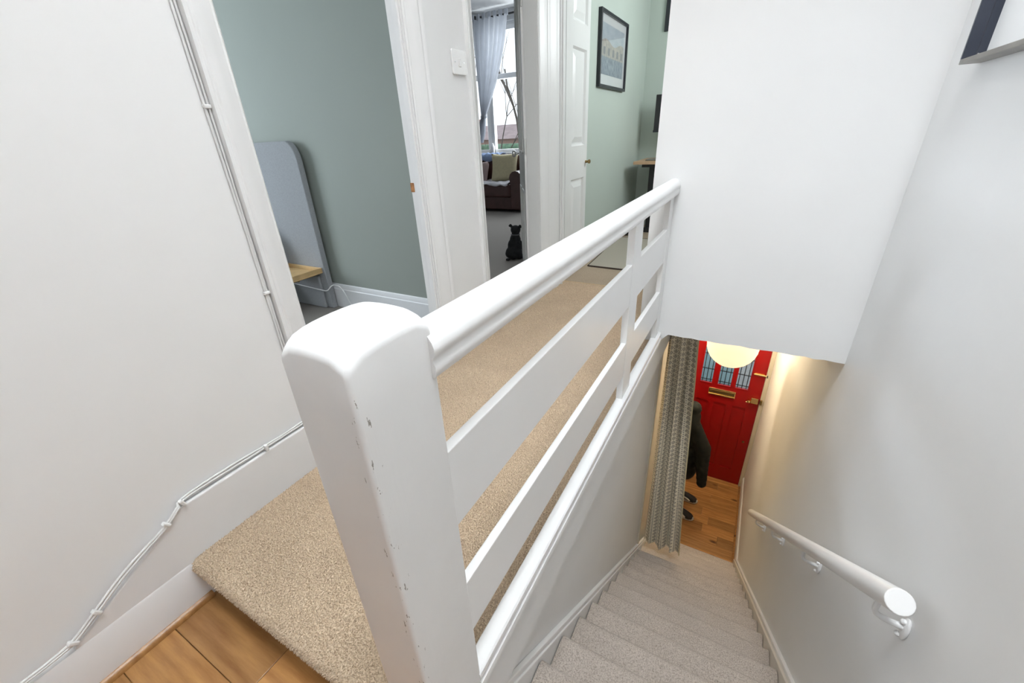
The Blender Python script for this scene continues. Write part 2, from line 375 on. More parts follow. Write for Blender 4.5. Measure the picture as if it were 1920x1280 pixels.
# living room shell
struct(MB().box(-5.6,XL-T+.06,1.935,7.2,-.2,-.001),'floor_living','living_carpet','pale carpet of the living room')
struct(MB().box(-1.41,-1.32,2.96,6.6,-.2,CEIL),'wall_living_right','living_wall','partition between living room and office')
struct(MB().box(-5.6,-5.5,1.935,7.2,-.2,CEIL),'wall_living_left','living_wall','far side wall of the living room')
# office shell
struct(MB().box(-1.32,-1.31,3.0,5.42,0,CEIL),'wall_office_left','office_sage','pale sage office wall with the framed print')
struct(MB().box(-1.31,1.2,5.42,5.52,-.2,CEIL),'wall_office_far','office_sage','pale sage office wall behind the desk')
struct(MB().box(1.1,1.2,2.3,5.42,-.2,CEIL),'wall_office_right','office_sage','right wall of the office')
struct(MB().box(-.36,1.2,2.95,3.05,.06,CEIL),'wall_office_near','office_sage','near wall of the office')
struct(MB().box(-1.31,1.1,3.0,5.42,-.2,0),'floor_office','office_carpet','beige carpet of the office')
for (y0,y1,nm) in ((3.0,5.42,'baseboard_office'),):
    struct(MB().prism([(-1.31,0),(-1.292,0),(-1.292,.13),(-1.302,.15),(-1.31,.15)],'y',y0,y1),nm,'skirting_white')
# landing floor slab (hidden under carpet) and stair wall
struct(MB().box(XL,-.34,.26,3.0,-.2,-.012),'floor','wall_white','floor slab under the landing carpet')
struct(MB().box(XS-.06,XS,.33,2.62,HALL,-.02),'wall_stair','wall_white','white wall below the balustrade beside the stairs')
struct(MB().box(-.50,-.42,2.62,4.9,HALL,-.2),'wall_hall_left','old_cream','cream side wall of the entrance hall')
struct(MB().box(-.42,XS,2.60,2.64,HALL,0.0).box(XS,XS+.012,2.59,2.635,HALL,0.0),'trim_1','old_cream','cream edge strip at the end of the stair wall')
struct(MB().box(-.37,XR,YW+.10,3.0,.052,.06).box(-.36,XR,2.99,3.0,-.2,.055).box(-.50,XR,3.0,5.0,-.21,-.2),'ceiling_hall','ceiling_white','white ceiling of the entrance hall')
# hall front wall round the door
struct(MB().box(-.50,-.40,4.88,5.0,HALL,-.2).box(.455,XR,4.88,5.0,HALL,-.2).box(-.40,.455,4.88,5.0,HALL+2.13,-.2),'wall_hall_front','old_cream','cream wall round the front door')

# upper wood floor: planks
fl=struct(MB().box(XL,XR,-4,.26,LOW-.1,LOW-.014).box(-.33,XR,.26,Y0-.01,LOW-.1,LOW-.014),'floor_lower_landing','oak_floor','oak boards at the stair head')
PW=.122; y=.226+.02; row=0
while y>-1.2:
    y0=y-PW; x=-1.245-random.uniform(.1,.75)
    if row==0: x=-1.245-.55
    while x<.48:
        ln=random.uniform(.75,1.25); a=max(x,-1.245); b=min(x+ln,.488)
        if b-a>.03:
            o=MB().box(a+.0006,b-.0006,y0+.0006,y-.0006,LOW-.013,LOW-random.uniform(0,.0006)).build('floor_plank','oak_floor',bevel=.0015,origin=((a+b)/2,(y0+y)/2,LOW)); o.parent=fl
        x+=ln
    y=y0; row+=1
struct(MB().prism([(-1.245,LOW),(-1.228,LOW),(-1.228,LOW+.006),(-1.233,LOW+.014),(-1.245,LOW+.018)],'y',-2,.235),'trim_2','oak_floor','oak bead along the skirting',smooth=50)
# hall wood floor
fh=struct(MB().box(-.42,XR,3.3,4.9,HALL-.1,HALL-.014),'floor_hall','oak_floor','oak boards of the entrance hall')
y=3.42
while y<4.87:
    y1=min(y+.125,4.88); x=-.42-random.uniform(0,.7)
    while x<.472:
        ln=random.uniform(.5,.95); a=max(x,-.42); b=min(x+ln,.472)
        if b-a>.03:
            o=MB().box(a+.001,b-.001,y+.001,y1-.001,HALL-.013,HALL-random.uniform(0,.0008)).build('floor_plank','oak_floor',bevel=.0015,origin=((a+b)/2,(y+y1)/2,HALL)); o.parent=fh
        x+=ln
    y=y1
struct(MB().prism([(.455,HALL),(.475,HALL),(.475,HALL+.02),(.462,HALL+.014),(.455,HALL+.006)],'y',3.52,4.84),'trim_3','oak_floor','oak bead along the hall skirting')
struct(MB().prism([(.49,HALL),(.474,HALL),(.474,HALL+.15),(.482,HALL+.17),(.49,HALL+.175)],'y',3.45,4.86),'baseboard_hall','skirting_white','white skirting of the hall')

# skirting on the left wall: landing, sloping ramp and lower length
sk=lambda x0,t,z0,z1:[(x0,z0),(x0+t-.004,z0),(x0+t-.004,z1-.006),(x0+t-.0065,z1),(x0,z1)]
struct(MB().prism([(-.035,-.012),(-.03,.004),(.10,.078),(.222,.150),(.262,.180),(.69,.180),(.69,-.012)],'x',XL,XL+.016),'baseboard_landing','skirting_white','white landing skirting with its sloping end',bevel=.004)
struct(MB().prism(sk(XL,.0225,LOW,-.005),'y',-4,.262),'baseboard_lower','skirting_white','white skirting above the oak boards',smooth=40)
struct(MB().prism([(1.885,0),(1.867,0),(1.867,.135),(1.872,.140),(1.872,.15),(1.877,.168),(1.885,.172)],'x',-5.0,-1.325),'baseboard_bedroom','skirting_white','white moulded skirting in the bedroom',smooth=40)

# ---------------------------------------------------------------- door linings, architraves
def arch_profile(y_open, sgn, w, x0, deep=.024):
    pr=[(0,0),(0,.45),(.06,.62),(.12,.55),(.16,.62),(.34,.66),(.40,.80),(.55,.84),(.66,.98),(.74,1.),(.80,.86),(.84,.90),(.88,1.),(1.,1.),(1.,0)]
    return [(x0+d*deep, y_open+sgn*s*w) for s,d in pr]
d1=tag(empty('door_1',(XL,1.1,0)),'white doorway into the green bedroom',kind='structure')
P(MB().prism(arch_profile(.773,-1,.081,XL),'z',0,2.06),'architrave','gloss_white',d1,smooth=35)
P(MB().prism(arch_profile(1.470,1,.105,XL),'z',0,2.06),'architrave','gloss_white',d1,smooth=35)
P(MB().box(XL,XL+.022,.692,1.575,1.99,2.08),'architrave','gloss_white',d1)
P(MB().box(XL-T-.004,XL+.004,.752,.768,0,2.0),'lining','gloss_white',d1)
P(MB().box(XL-T-.004,XL+.004,1.4665,1.485,0,2.0).box(XL-T+.030,XL-.004,1.458,1.4668,0,2.0),'lining','gloss_white',d1,bevel=.002)
P(MB().box(XL-T-.004,XL+.004,.752,1.485,1.985,2.004),'lining','gloss_white',d1)
c=onx(775,348,XL-T); o=P(MB().box(XL-T-.006,XL-T+.014,1.4640,1.470,.862,.900),'latch_mortice','bare_wood',d1,bevel=.002); tag(o,'bare chipped wood where the latch plate was')
d2=tag(empty('door_2',(XL,2.26,0)),'white doorway into the living room',kind='structure')
P(MB().prism(arch_profile(1.935,-1,.055,XL,.018),'z',0,2.06),'architrave','gloss_white',d2,smooth=35)
P(MB().prism(arch_profile(2.607,1,.14,XL),'z',0,2.06).prism(arch_profile(2.747,1,.125,XL,.03),'z',0,2.06),'architrave','gloss_white',d2,smooth=35)
P(MB().box(XL-T-.004,XL+.002,1.915,1.931,0,2.0),'lining','gloss_white',d2)
P(MB().box(XL-T-.02,XL+.002,2.605,2.62,0,2.0),'lining','gloss_white',d2)
P(MB().box(XL-T-.004,XL+.002,1.915,2.62,1.985,2.004),'lining','gloss_white',d2)
d3=tag(empty('door_3',(-1.25,2.95,0)),'white door frame at the office threshold',kind='structure')
P(MB().box(-1.262,-1.232,2.90,2.945,0,2.06).box(-1.262,-1.24,2.945,3.0,0,2.06).box(-1.262,-1.222,2.915,2.93,0,2.06),'frame','gloss_white',d3,bevel=.003)
P(MB().box(-1.262,-.44,2.90,2.98,1.99,2.1),'frame_head','gloss_white',d3,bevel=.003)
P(MB().box(-1.262,-.44,2.92,3.0,2.1,CEIL),'wall_over_door','wall_white',d3)

# ================================================================ BALUSTRADE
bal=tag(empty('balustrade',(-.35,1.2,0)),'white painted balustrade with two horizontal boards along the landing','balustrade')
# newel post
nx,ny=-.385,.298
def rrect(hx,hy,r,z,n=5):
    pts=[]
    for (sx,sy,a0) in ((1,1,0),(-1,1,90),(-1,-1,180),(1,-1,270)):
        for k in range(n+1):
            a=math.radians(a0+90*k/n); pts.append((sx*(hx-r)+r*math.cos(a), sy*(hy-r)+r*math.sin(a), z))
    return pts
ZT=.884
def ztop(x,y): return ZT-.004*((x/NEWEL_HW)**2+(y/NEWEL_HD)**2)-.017*(abs(x/NEWEL_HW)**6+abs(y/NEWEL_HD)**6)
rings=[rrect(NEWEL_HW,NEWEL_HD,.006,z,4) for z in (-.9,-.3,.2,.6,.78)]
per=[]                                            # denser perimeter so the top edge can arch
base=rrect(NEWEL_HW,NEWEL_HD,.006,0,4)
def dens(r,m=6):
    out=[]
    for i in range(len(r)):
        p,q=Vector(r[i]),Vector(r[(i+1)%len(r)])
        k=m if (q-p).length>.03 else 1
        out += [tuple(p.lerp(q,t/k)) for t in range(k)]
    return out
rings=[dens(r) for r in rings]; base=dens(base)
for s_ in (1.,.985,.955,.92,.87,.8,.68,.5,.3,.08):
    rings.append([(p[0]*s_,p[1]*s_,ztop(p[0]*s_,p[1]*s_)-(.004 if s_==1. else 0)) for p in base])
mb=MB().loft(rings); nw=mb.build('newel_post','scuffed_white',smooth=55); nw.location=(nx,ny,0); part(nw,bal); nw.location=(nx,ny,0)
# handrail profile (x across, z up), swept along y
def rail_prof(cx,zt):
    pts=[]
    for k in range(13):
        a=math.radians(-8+ (196)*k/12); pts.append((cx+.031*math.cos(a), zt-.031+.031*math.sin(a)))
    pts += [(cx-.027,zt-.040),(cx-.026,zt-.046),(cx-.029,zt-.052),(cx-.028,zt-.066),(cx-.022,zt-.072),(cx+.022,zt-.072),(cx+.028,zt-.066),(cx+.029,zt-.052),(cx+.026,zt-.046),(cx+.027,zt-.040)]
    return pts
P(MB().prism(rail_prof(-.352,.850),'y',.355,YW),'handrail','gloss_white',bal,smooth=50)
for z0,z1 in ((.471,.630),(.172,.318)):
    P(MB().box(-.364,-.345,.36,1.47,z0,z1),'board','gloss_white',bal,bevel=.002)
    P(MB().box(-.364,-.345,1.585,2.105,z0,z1),'board','gloss_white',bal,bevel=.002)
P(MB().box(-.369,-.3435,1.47,1.585,.04,.80),'stile','gloss_white',bal,bevel=.002)
P(MB().box(-.369,-.3435,2.105,YW,.04,.80),'stile','gloss_white',bal,bevel=.002)
cap=P(MB().prism([(-.368,-.02),(-.368,.056),(-.366,.058),(-.332,.058),(-.328,.054),(-.327,.040),(-.334,.036),(-.334,.030),(-.326,.024),(-.323,.008),(-.327,-.006),(-.336,-.012),(-.345,-.030),(-.372,-.030)],'y',.36,YW+.005),'base_rail','gloss_white',bal,smooth=40)

# ================================================================ CARPET
def nose_carpet():
    prof=[]  # (y,z) from back to under the nose
    prof += [(3.0,0.0),(.60,0.0),(.30,.0),(.256,.0)]
    for k in range(1,9):
        a=math.radians(90-22.5*k); prof.append((.248+.026*math.cos(a)*-1,-.026+.026*math.sin(a)))
    prof += [(.252,-.055),(.262,-.10),(.262,LOW),(.275,LOW),(.275,-.012),(3.0,-.012)]
    return prof
cp=MB().prism([(y,z) for y,z in nose_carpet()],'x',-1.2445,-.366).build('landing_carpet','carpet_beige',smooth=40)
tag(cp,'beige cut-pile fitted carpet covering the landing with a rolled step edge','carpet')
struct(MB().box(-1.2445,-.45,2.992,3.006,.0005,.002),'trim_4','oak_tray','seam strip where landing and office carpets meet')

def tufts(name, mat, pts, nrm, h, r, parent, seed):
    """short pile: one three-sided tuft per point, joined into one mesh"""
    rng=np.random.default_rng(seed); n=len(pts); pts=np.asarray(pts); nrm=np.asarray(nrm)
    t1=np.cross(nrm,[1.,.13,.07]); t1/=np.linalg.norm(t1,axis=1)[:,None]; t2=np.cross(nrm,t1)
    a0=rng.uniform(0,6.283,n); vs=np.empty((n,4,3))
    for k in range(3):
        a=a0+k*2.0944; vs[:,k]=pts+(t1*np.cos(a)[:,None]+t2*np.sin(a)[:,None])*r-nrm*.001
    vs[:,3]=pts+nrm*(h*rng.uniform(.6,1.15,n))[:,None]+(t1*rng.normal(0,1,n)[:,None]+t2*rng.normal(0,1,n)[:,None])*h*.42
    idx=(np.arange(n)*4)[:,None]; f=np.concatenate([idx+[0,1,3],idx+[1,2,3],idx+[2,0,3]],1).reshape(-1,3)
    me=bpy.data.meshes.new(name); me.from_pydata(vs.reshape(-1,3).tolist(),[],f.tolist()); me.update(); me.materials.append(MATS[mat])
    o=bpy.data.objects.new(name,me); C.objects.link(o); o.parent=parent; tag(o,kind='stuff'); return o
rng=np.random.default_rng(3)
def nose_points(x0,x1,path,sp):
    """jittered points along a (y,z) path, with normals"""
    P_=[];N_=[]
    for (a,b) in zip(path[:-1],path[1:]):
        a=np.array(a);b=np.array(b);L=np.linalg.norm(b-a); m=max(1,int(round(L/sp))); d=(b-a)/L; nn=np.array([d[1],-d[0]])
        if nn[1]<0 and abs(nn[1])>.3: nn=-nn
        for k in range(m):
            xs=np.arange(x0,x1,sp)+rng.uniform(-sp*.45,sp*.45,len(np.arange(x0,x1,sp)))
            t=(k+rng.uniform(0,1,len(xs)))/m
            yz=a[None]+(b-a)[None]*t[:,None]
            P_.append(np.column_stack([xs,yz])); N_.append(np.tile([0,nn[0],nn[1]],(len(xs),1)))
    return np.concatenate(P_),np.concatenate(N_)
pth=[(3.0,0.),(.256,0.)]+[(.248-.026*math.cos(math.radians(90-22.5*k)),-.026+.026*math.sin(math.radians(90-22.5*k))) for k in range(1,6)]
pp,nn=nose_points(-1.243,-.37,[pth[0],pth[1]],.0042)
pp2,nn2=nose_points(-1.243,-.445,pth[1:],.0042)
nn2[:,1]=-np.abs(nn2[:,1]); 
tufts('carpet_pile','carpet_beige',np.concatenate([pp,pp2]),np.concatenate([nn,nn2]),.0050,.0032,cp,1)

# ================================================================ STAIRCASE
st=tag(empty('staircase',(.05,2.0,HALL)),'straight staircase with grey-brown carpet running down to the hall','staircase')
for j in range(0,NR):
    y1=Y0+j*GO; z=LOW-j*RISE; yb=y1-GO
    # painted step body
    sb=P(MB().box(-.352,.460,yb-.05,y1-.036,z-RISE-.005,z-.012),'step_body','cream_string',st)
    # carpet: tread, rounded nose, riser
    prof=[(yb-.036,z)]
    for k in range(0,7):
        a=math.radians(90-30*k); prof.append((y1-.034+.034*math.cos(a), z-.030+.030*math.sin(a)))
    prof += [(y1-.034,z-.06),(y1-.034,z-RISE+.0),(y1-.044,z-RISE),(y1-.044,z-.012),(yb-.036,z-.012)]
    P(MB().prism(prof,'x',-.350,.458),'step_carpet','carpet_stair',sb,smooth=40)
def string(x0,x1,up,cap_,name,mat,capw):
    # sloping board following the pitch line
    ya,yb=.15,Y0+17.6*GO
    zl=lambda y: LOW-(y-Y0)/GO*RISE
    poly=[(ya,zl(ya)+up),(yb,zl(yb)+up),(yb,zl(yb)-.25),(ya,zl(ya)-.25)]
    P(MB().prism(poly,'x',x0,x1),name,mat,st,bevel=.003)
    poly=[(ya,zl(ya)+up+cap_),(yb,zl(yb)+up+cap_),(yb,zl(yb)+up),(ya,zl(ya)+up)]
    P(MB().prism(poly,'x',*capw),'string_moulding','gloss_white',st,bevel=.003)
string(XS,-.353,.006,.030,'string_board','gloss_white',(XS,-.358))
string(.461,XR,.012,.026,'string_board','cream_string',(.472,XR))

# ---------------------------------------------------------------- wall handrail
wh=tag(empty('wall_handrail',(.42,2.,-.9)),'round white handrail on brackets descending the right stair wall','handrail')
A=Vector((.422,.868,.128)); B_=Vector((.422,3.06,-1.82)); dr=(B_-A).normalized()
mb=MB(); n=20; rr=.027
up=Vector((1,0,0)); bb=dr.cross(up).normalized(); rings=[]
for p in (A,A.lerp(B_,.5),B_): rings.append([tuple(p+up*(rr*math.cos(2*math.pi*k/n))+bb*(rr*math.sin(2*math.pi*k/n))) for k in range(n)])
P(mb.loft(rings),'rail','gloss_white',wh,smooth=50,bevel=.002)
for yb,zb in ((.925,-.010),(1.53,-.56),(2.15,-1.11),(2.73,-1.62)):
    zr=A.z+(yb-A.y)*(B_.z-A.z)/(B_.y-A.y)-rr*1.35
    y2=yb+.012
    pts=[(.422,y2,zr+.012),(.422,y2,zr-.02),(.4225,y2,zr-.036),(.428,y2,zr-.048),(.440,y2,zr-.055),(.456,y2,zr-.058),(.474,y2,zr-.060),(.484,y2,zr-.062)]
    ba=P(MB().tube(pts,[.0065,.0065,.0065,.0068,.007,.007,.0075,.009],10),'bracket_arm','gloss_white',wh,smooth=60)
    P(MB().ell((.486,y2,zr-.066),(.008,.016,.034),16,10).ell((.478,y2,zr-.088),(.007,.007,.007),10,6).ell((.478,y2,zr-.044),(.007,.007,.007),10,6),'bracket_plate','gloss_white',ba,smooth=60)
    sx=dr*.028
    P(MB().tube([Vector((.422,y2,zr+.010))-sx,Vector((.422,y2,zr+.010))+sx],.008,8),'bracket_saddle','gloss_white',ba,smooth=60)

# ================================================================ CABLES ON THE LEFT WALL
cb=tag(empty('cable_run',(XL,.2,.1)),'white painted pair of cables clipped along the skirting','cable')
path=[(-2.0,.004),(-.9,.006),(-.3,.004),(-.12,.008),(-.05,.012),(-.02,.020),(.03,.050),(.09,.088),(.15,.118),(.20,.140),(.23,.158),(.26,.180),(.30,.190),(.42,.189),(.55,.187),(.688,.187)]
def smoothpath(pp,n=6):
    out=[]
    for i in range(len(pp)-1):
        p0=pp[max(i-1,0)];p1=pp[i];p2=pp[i+1];p3=pp[min(i+2,len(pp)-1)]
        for k in range(n):
            t=k/n; out.append(tuple(.5*((2*b)+(-a+c)*t+(2*a-5*b+4*c-d)*t*t+(-a+3*b-3*c+d)*t**3) for a,b,c,d in zip(p0,p1,p2,p3)))
    return out+[pp[-1]]
sp=smoothpath(path)
for off,dx,wob in ((.004,.020,.0),(.011,.0185,.002)):
    pts=[(XL+dx-(.012 if y>.262 else 0.)*min(1,max(0,(y-.2)/.06)), y, z+off+wob*math.sin(y*19)) for y,z in sp]
    P(MB().tube(pts,.0035,8),'cable','cable_white',cb,smooth=60)
for y_,z_,ang in ((-.30,.012,0),(-.027,.021,45),(.031,.056,32),(.222,.160,38),(.272,.192,20),(.52,.196,0)):
    q=Matrix.Rotation(math.radians(ang),3,'X'); mb=MB().box(-.002,.012,-.005,.005,-.010,.012); mb.v=[tuple(q@Vector(v)+Vector((XL+.014,y_,z_))) for v in mb.v]
    P(mb,'cable_clip','white_plastic',cb,bevel=.003)
cv=tag(empty('wall_cable',(XL,.688,.2)),'white painted cables clipped upright beside the bedroom architrave','cable')
for dy in (0,.0075):
    P(MB().tube([(XL+.004,.687-dy+.0012*math.sin(z*7+dy*300),z) for z in np.linspace(.196,2.78,40)],.0034,8),'cable','cable_white',cv,smooth=60)
for z in (.30,.667,1.163,1.6,2.1):
    P(MB().box(XL,XL+.011,.674,.693,z-.005,z+.005),'cable_clip','white_plastic',cv,bevel=.003)

# ================================================================ LIGHT SWITCH
sw=tag(empty('light_switch',(XL,1.808,1.36)),'white square light switch on the wall between the two doorways','light switch')
P(MB().prism(rp:=[(1.808+a,1.363+b) for a,b,_ in rrect(.050,.047,.008,0)],'x',XL,XL+.010),'plate','white_plastic',sw,bevel=.003)
P(MB().box(XL+.009,XL+.017,1.801,1.815,1.345,1.375),'rocker','white_plastic',sw,bevel=.003)
for dy in (-.033,.033): P(MB().lathe([(.003,.0095),(.0028,.0108),(.001,.011)],(XL,1.808+dy,1.363),'x',10),'screw','chrome',sw)

# ================================================================ BEDROOM: headboard, tray, pillow, cable
hb=tag(empty('headboard',(-3.3,1.84,0)),'tall grey upholstered headboard with rounded corners against the green wall','headboard')
xr=-2.545; ht=1.10; xl=-4.1
def round_slab(x0,x1,z1,r,y0,y1):
    poly=[(x0,.0),(x1,.0)]
    for k in range(9):
        a=math.radians(90*k/8); poly.append((x1-r+r*math.cos(a),z1-r*1.4+r*1.4*math.sin(a)))
    for k in range(9):
        a=math.radians(90+90*k/8); poly.append((x0+r+r*math.cos(a),z1-r*1.4+r*1.4*math.sin(a)))
    return MB().prism(poly,'y',y0,y1)
P(round_slab(xl,xr,ht,.09,1.822,1.862),'padded_panel','grey_fabric',hb,smooth=40,bevel=.006,seg=3)
P(MB().box(xl,xr-.06,1.800,1.822,0,.24),'lower_rail','grey_fabric',hb,bevel=.008)
tr=tag(empty('bedside_tray',(-2.75,1.66,.27)),'small oak bedside tray shelf fixed beside the headboard','shelf')
P(MB().box(-2.93,-2.57,1.55,1.822,.262,.274),'base','oak_tray',tr,bevel=.002)
for a in ((-2.93,-2.57,1.810,1.822),(-2.93,-2.57,1.55,1.562),(-2.582,-2.57,1.562,1.810),(-2.93,-2.918,1.562,1.810)):
    P(MB().box(*a,.274,.300),'rim','oak_tray',tr,bevel=.003)
P(MB().box(-2.64,-2.615,1.62,1.80,.245,.262).lathe([(.008,-.014),(.008,.014)],(-2.63,1.66,.246),'x',10),'bracket','dark_brass',tr,bevel=.003)
pl=blob([((-3.14,1.71,.42),(.19,.07,.17)),((-3.16,1.71,.38),(.20,.08,.13)),((-3.10,1.71,.47),(.14,.055,.10))],'pillow','pillow_blue',.012)
tag(pl,'pale blue-grey pillow leaning on the headboard above the tray','pillow')
bd=tag(empty('bed',(-3.45,.9,0)),'low bed standing in front of the grey headboard','bed')
P(MB().box(-4.05,-2.96,-.2,1.77,.05,.20),'base','grey_fabric',bd,bevel=.02); P(MB().box(-4.04,-2.97,-.19,1.76,.20,.245),'mattress','pillow_blue',bd,bevel=.02,seg=3)
wc=MB().tube(smoothpath([(-2.95,1.79,.16),(-2.8,1.795,.15),(-2.6,1.79,.145),(-2.535,1.795,.145),(-2.50,1.82,.18),(-2.455,1.84,.17),(-2.42,1.85,.11),(-2.40,1.855,.05),(-2.36,1.85,.02)],5),.004,8).build('charging_cable','white_plastic',smooth=60)
tag(wc,'thin white charging cable trailing from headboard to bedroom skirting','cable')

# ================================================================ LIVING ROOM
# open door leaf
dl=tag(empty('living_room_door',(-1.335,2.60,0)),'white living room door standing wide open with a chrome knob','door')
W_=.685; leaf=MB().box(0,W_,-.019,.019,.012,1.975)
def loc(mb,ang,off):
    q=Matrix.Rotation(ang,3,'Z'); mb.v=[tuple(q@Vector(v)+Vector(off)) for v in mb.v]; return mb
ANG=math.atan2(.857,-.515); HOFF=(-1.342,2.616,0)
lf=P(loc(leaf,ANG,HOFF),'leaf','gloss_white',dl,bevel=.002)
for (z0,z1) in ((.16,.72),(.95,1.84)):
    for (a0,a1) in ((.10,.31),(.38,.59)):
        for s in (-1,1):
            mb=MB()
            for e in ((a0,a1,z0,z0+.018),(a0,a1,z1-.018,z1),(a0,a0+.018,z0,z1),(a1-.018,a1,z0,z1)): mb.box(e[0],e[1],s*.018,s*.026,e[2],e[3])
            P(loc(mb,ANG,HOFF),'panel_moulding','gloss_white',lf,bevel=.003)
for s in (-1,1):
    k=P(loc(MB().lathe([(.008,s*.018),(.008,s*.045),(.022,s*.050),(.026,s*.062),(.022,s*.074),(.004,s*.078)],(.62,0,.94),'y',16),ANG,HOFF),'knob','chrome',lf,smooth=50)
    P(loc(MB().box(.595,.645,s*.018,s*.022,.86,1.02),ANG,HOFF),'door_plate','chrome',lf)
for z in (.22,1.0,1.76): P(loc(MB().lathe([(.006,-.045),(.006,.045)],(-.004,.012,z),'z',8),ANG,HOFF),'hinge','gloss_white',dl)

# bay window
YB=6.95; cxL=-4.24; cxR=-2.75
SILL=.80; TR0=ony(957,146,YB).z; TR1=ony(957,136,YB).z; HEAD=ony(957,52,YB).z
def bay_side(name,p0,p1,n):
    """window unit between plan points p0 -> p1, with below-sill wall and head panel"""
    p0=Vector((*p0,0)); p1=Vector((*p1,0)); d=(p1-p0); Ln=d.length; ang=math.atan2(d.y,d.x)
    root=tag(empty(name,tuple(p0)),'white framed bay window unit of the living room',kind='structure')
    def pc(mb,nm,mat,to=None,**k): return P(loc(mb,ang,p0),nm,mat,to or root,**k)
    pc(MB().box(0,Ln,-.05,.10,-.2,SILL-.02),'apron_wall','living_wall')
    pc(MB().box(0,Ln,-.14,.10,SILL-.02,SILL+.01),'sill','gloss_white',bevel=.004)
    pc(MB().box(0,Ln,-.06,.10,HEAD+.05,CEIL).box(0,Ln,-.08,.0,HEAD+.08,HEAD+.12),'head_panel','living_wall',bevel=.004)
    fr=MB()
    fr.box(0,.07,-.035,.05,SILL,HEAD+.05).box(Ln-.07,Ln,-.035,.05,SILL,HEAD+.05).box(0,Ln,-.035,.05,SILL,SILL+.07).box(0,Ln,-.035,.05,HEAD-.02,HEAD+.05).box(0,Ln,-.035,.05,TR0,TR1)
    for k in range(1,n): fr.box(Ln*k/n-.035,Ln*k/n+.035,-.035,.05,SILL,HEAD+.05)
    fo=pc(fr,'frame','gloss_white',bevel=.006)
    for k in range(n):
        a=Ln*k/n+.03; b=Ln*(k+1)/n-.03
        pc(MB().box(a,b,.004,.010,SILL+.05,TR0+.01),'pane','clear_glass',to=fo); pc(MB().box(a,b,.004,.010,TR1-.01,HEAD),'pane','clear_glass',to=fo)
bay_side('window_1',(cxL,YB),(cxR,YB),2)
bay_side('window_2',(-5.15,6.30),(cxL,YB),1)
bay_side('window_3',(cxR,YB),(-1.9,6.30),1)
struct(MB().box(-5.6,-5.15,6.28,6.45,-.2,CEIL).box(-1.9,-1.32,6.28,6.45,-.2,CEIL),'wall_living_front','living_wall','front wall of the living room beside the bay')

# curtain rods and curtains
def rod(pa,pb,label):
    r=tag(empty('curtain_rod',tuple(pa)),label,'curtain rod'); pa=Vector(pa); pb=Vector(pb)
    P(MB().tube([pa,pb],.014,10),'rod','black_plastic',r,smooth=60)
    for p in (pa,pb): P(MB().ell(p,(.026,.026,.026),12,8),'finial','black_plastic',r,smooth=80)
    for t in (.12,.88):
        q=pa.lerp(pb,t); P(MB().box(q.x-.01,q.x+.01,q.y-.012,q.y+.06,q.z-.05,q.z+.014),'bracket','black_plastic',r)
    return r
ZR=ony(930,25,6.75).z
rod((-5.0,6.25,ZR),(-4.20,6.80,ZR),'black curtain rod over the side window of the bay')
rod((-4.08,6.80,ZR-.02),(-2.80,6.80,ZR-.02),'black curtain rod over the middle window of the bay')
def tied_curtain(name,ptop,ptie,ptail,wtop,label,depth=.05):
    """sheer curtain gathered to a tie; p* = centre points (x,y,z); width along x"""
    nu,nv=61,40; vs=[];fs=[]
    rows=[]
    for j in range(nv+1):
        t=j/nv
        if t<.75:
            s=t/.75; e=s**1.6; c=Vector(ptop).lerp(Vector(ptie),s); c.x=ptop[0]+(ptie[0]-ptop[0])*e; w=wtop*(1-e)+.07*e
        else:
            s=(t-.75)/.25; c=Vector(ptie).lerp(Vector(ptail),s); w=.07+.13*min(1,s*1.6)
        d=depth*(.55+.45*w/wtop)
        for i in range(nu+1):
            a=i/nu; vs.append((c.x+(a-.5)*w, c.y+d*math.sin(a*math.pi*2*7)+.01*math.sin(a*23+t*5), c.z-.0))
    for j in range(nv):
        for i in range(nu): k=j*(nu+1)+i; fs.append((k,k+1,k+nu+2,k+nu+1))
    mb=MB().add(vs,fs)
    r=tag(empty(name,tuple(ptail)),label,'curtain'); P(mb,'cloth','sheer_grey',r,smooth=80)
    P(MB().lathe([(.046,-.02),(.052,-.01),(.052,.01),(.046,.02)],ptie,'z',16),'tie_band','sheer_grey',r,smooth=60)
    for i in range(7):
        x=ptop[0]+(i/6-.5)*wtop*.96; P(MB().box(x-.022,x+.022,ptop[1]-.018,ptop[1]+.018,ptop[2]-.01,ptop[2]+.07),'tab','sheer_grey',r,bevel=.004)
a=ony(917,33,6.66); b=ony(907,219,6.60); c_=ony(897,268,6.60)
tied_curtain('sheer_curtain',(a.x,6.66,a.z),(b.x,6.60,b.z),(c_.x,6.60,c_.z),.62,'grey sheer tab-top curtain tied back beside the bay window')

# sofa
YS=5.80
ar=ony(976,398,YS).x
sf=tag(empty('sofa',(ar-.75,YS+.4,0)),'dark brown leather sofa with a rolled arm in front of the bay window','sofa')
P(MB().box(ar-1.55,ar,YS+.04,YS+.78,.04,.24),'base','leather',sf,bevel=.02,seg=3)
P(MB().box(ar-1.50,ar-.17,YS,YS+.60,.22,.42),'seat_cushion','leather',sf,bevel=.04,seg=4)
P(MB().box(ar-1.50,ar-.15,YS+.55,YS+.80,.24,.80),'backrest','leather',sf,bevel=.06,seg=4)
def arm(x0):
    poly=[(x0-.17,.06),(x0,.06),(x0,.45)]
    for k in range(9):
        a=math.radians(-25+230*k/8); poly.append((x0-.085+.105*math.cos(a),.50+.10*math.sin(a)))
    poly.append((x0-.17,.42))
    return MB().prism(poly,'y',YS+.02,YS+.78)
P(arm(ar),'arm','leather',sf,smooth=40,bevel=.015); P(arm(ar-1.38),'arm','leather',sf,smooth=40,bevel=.015)
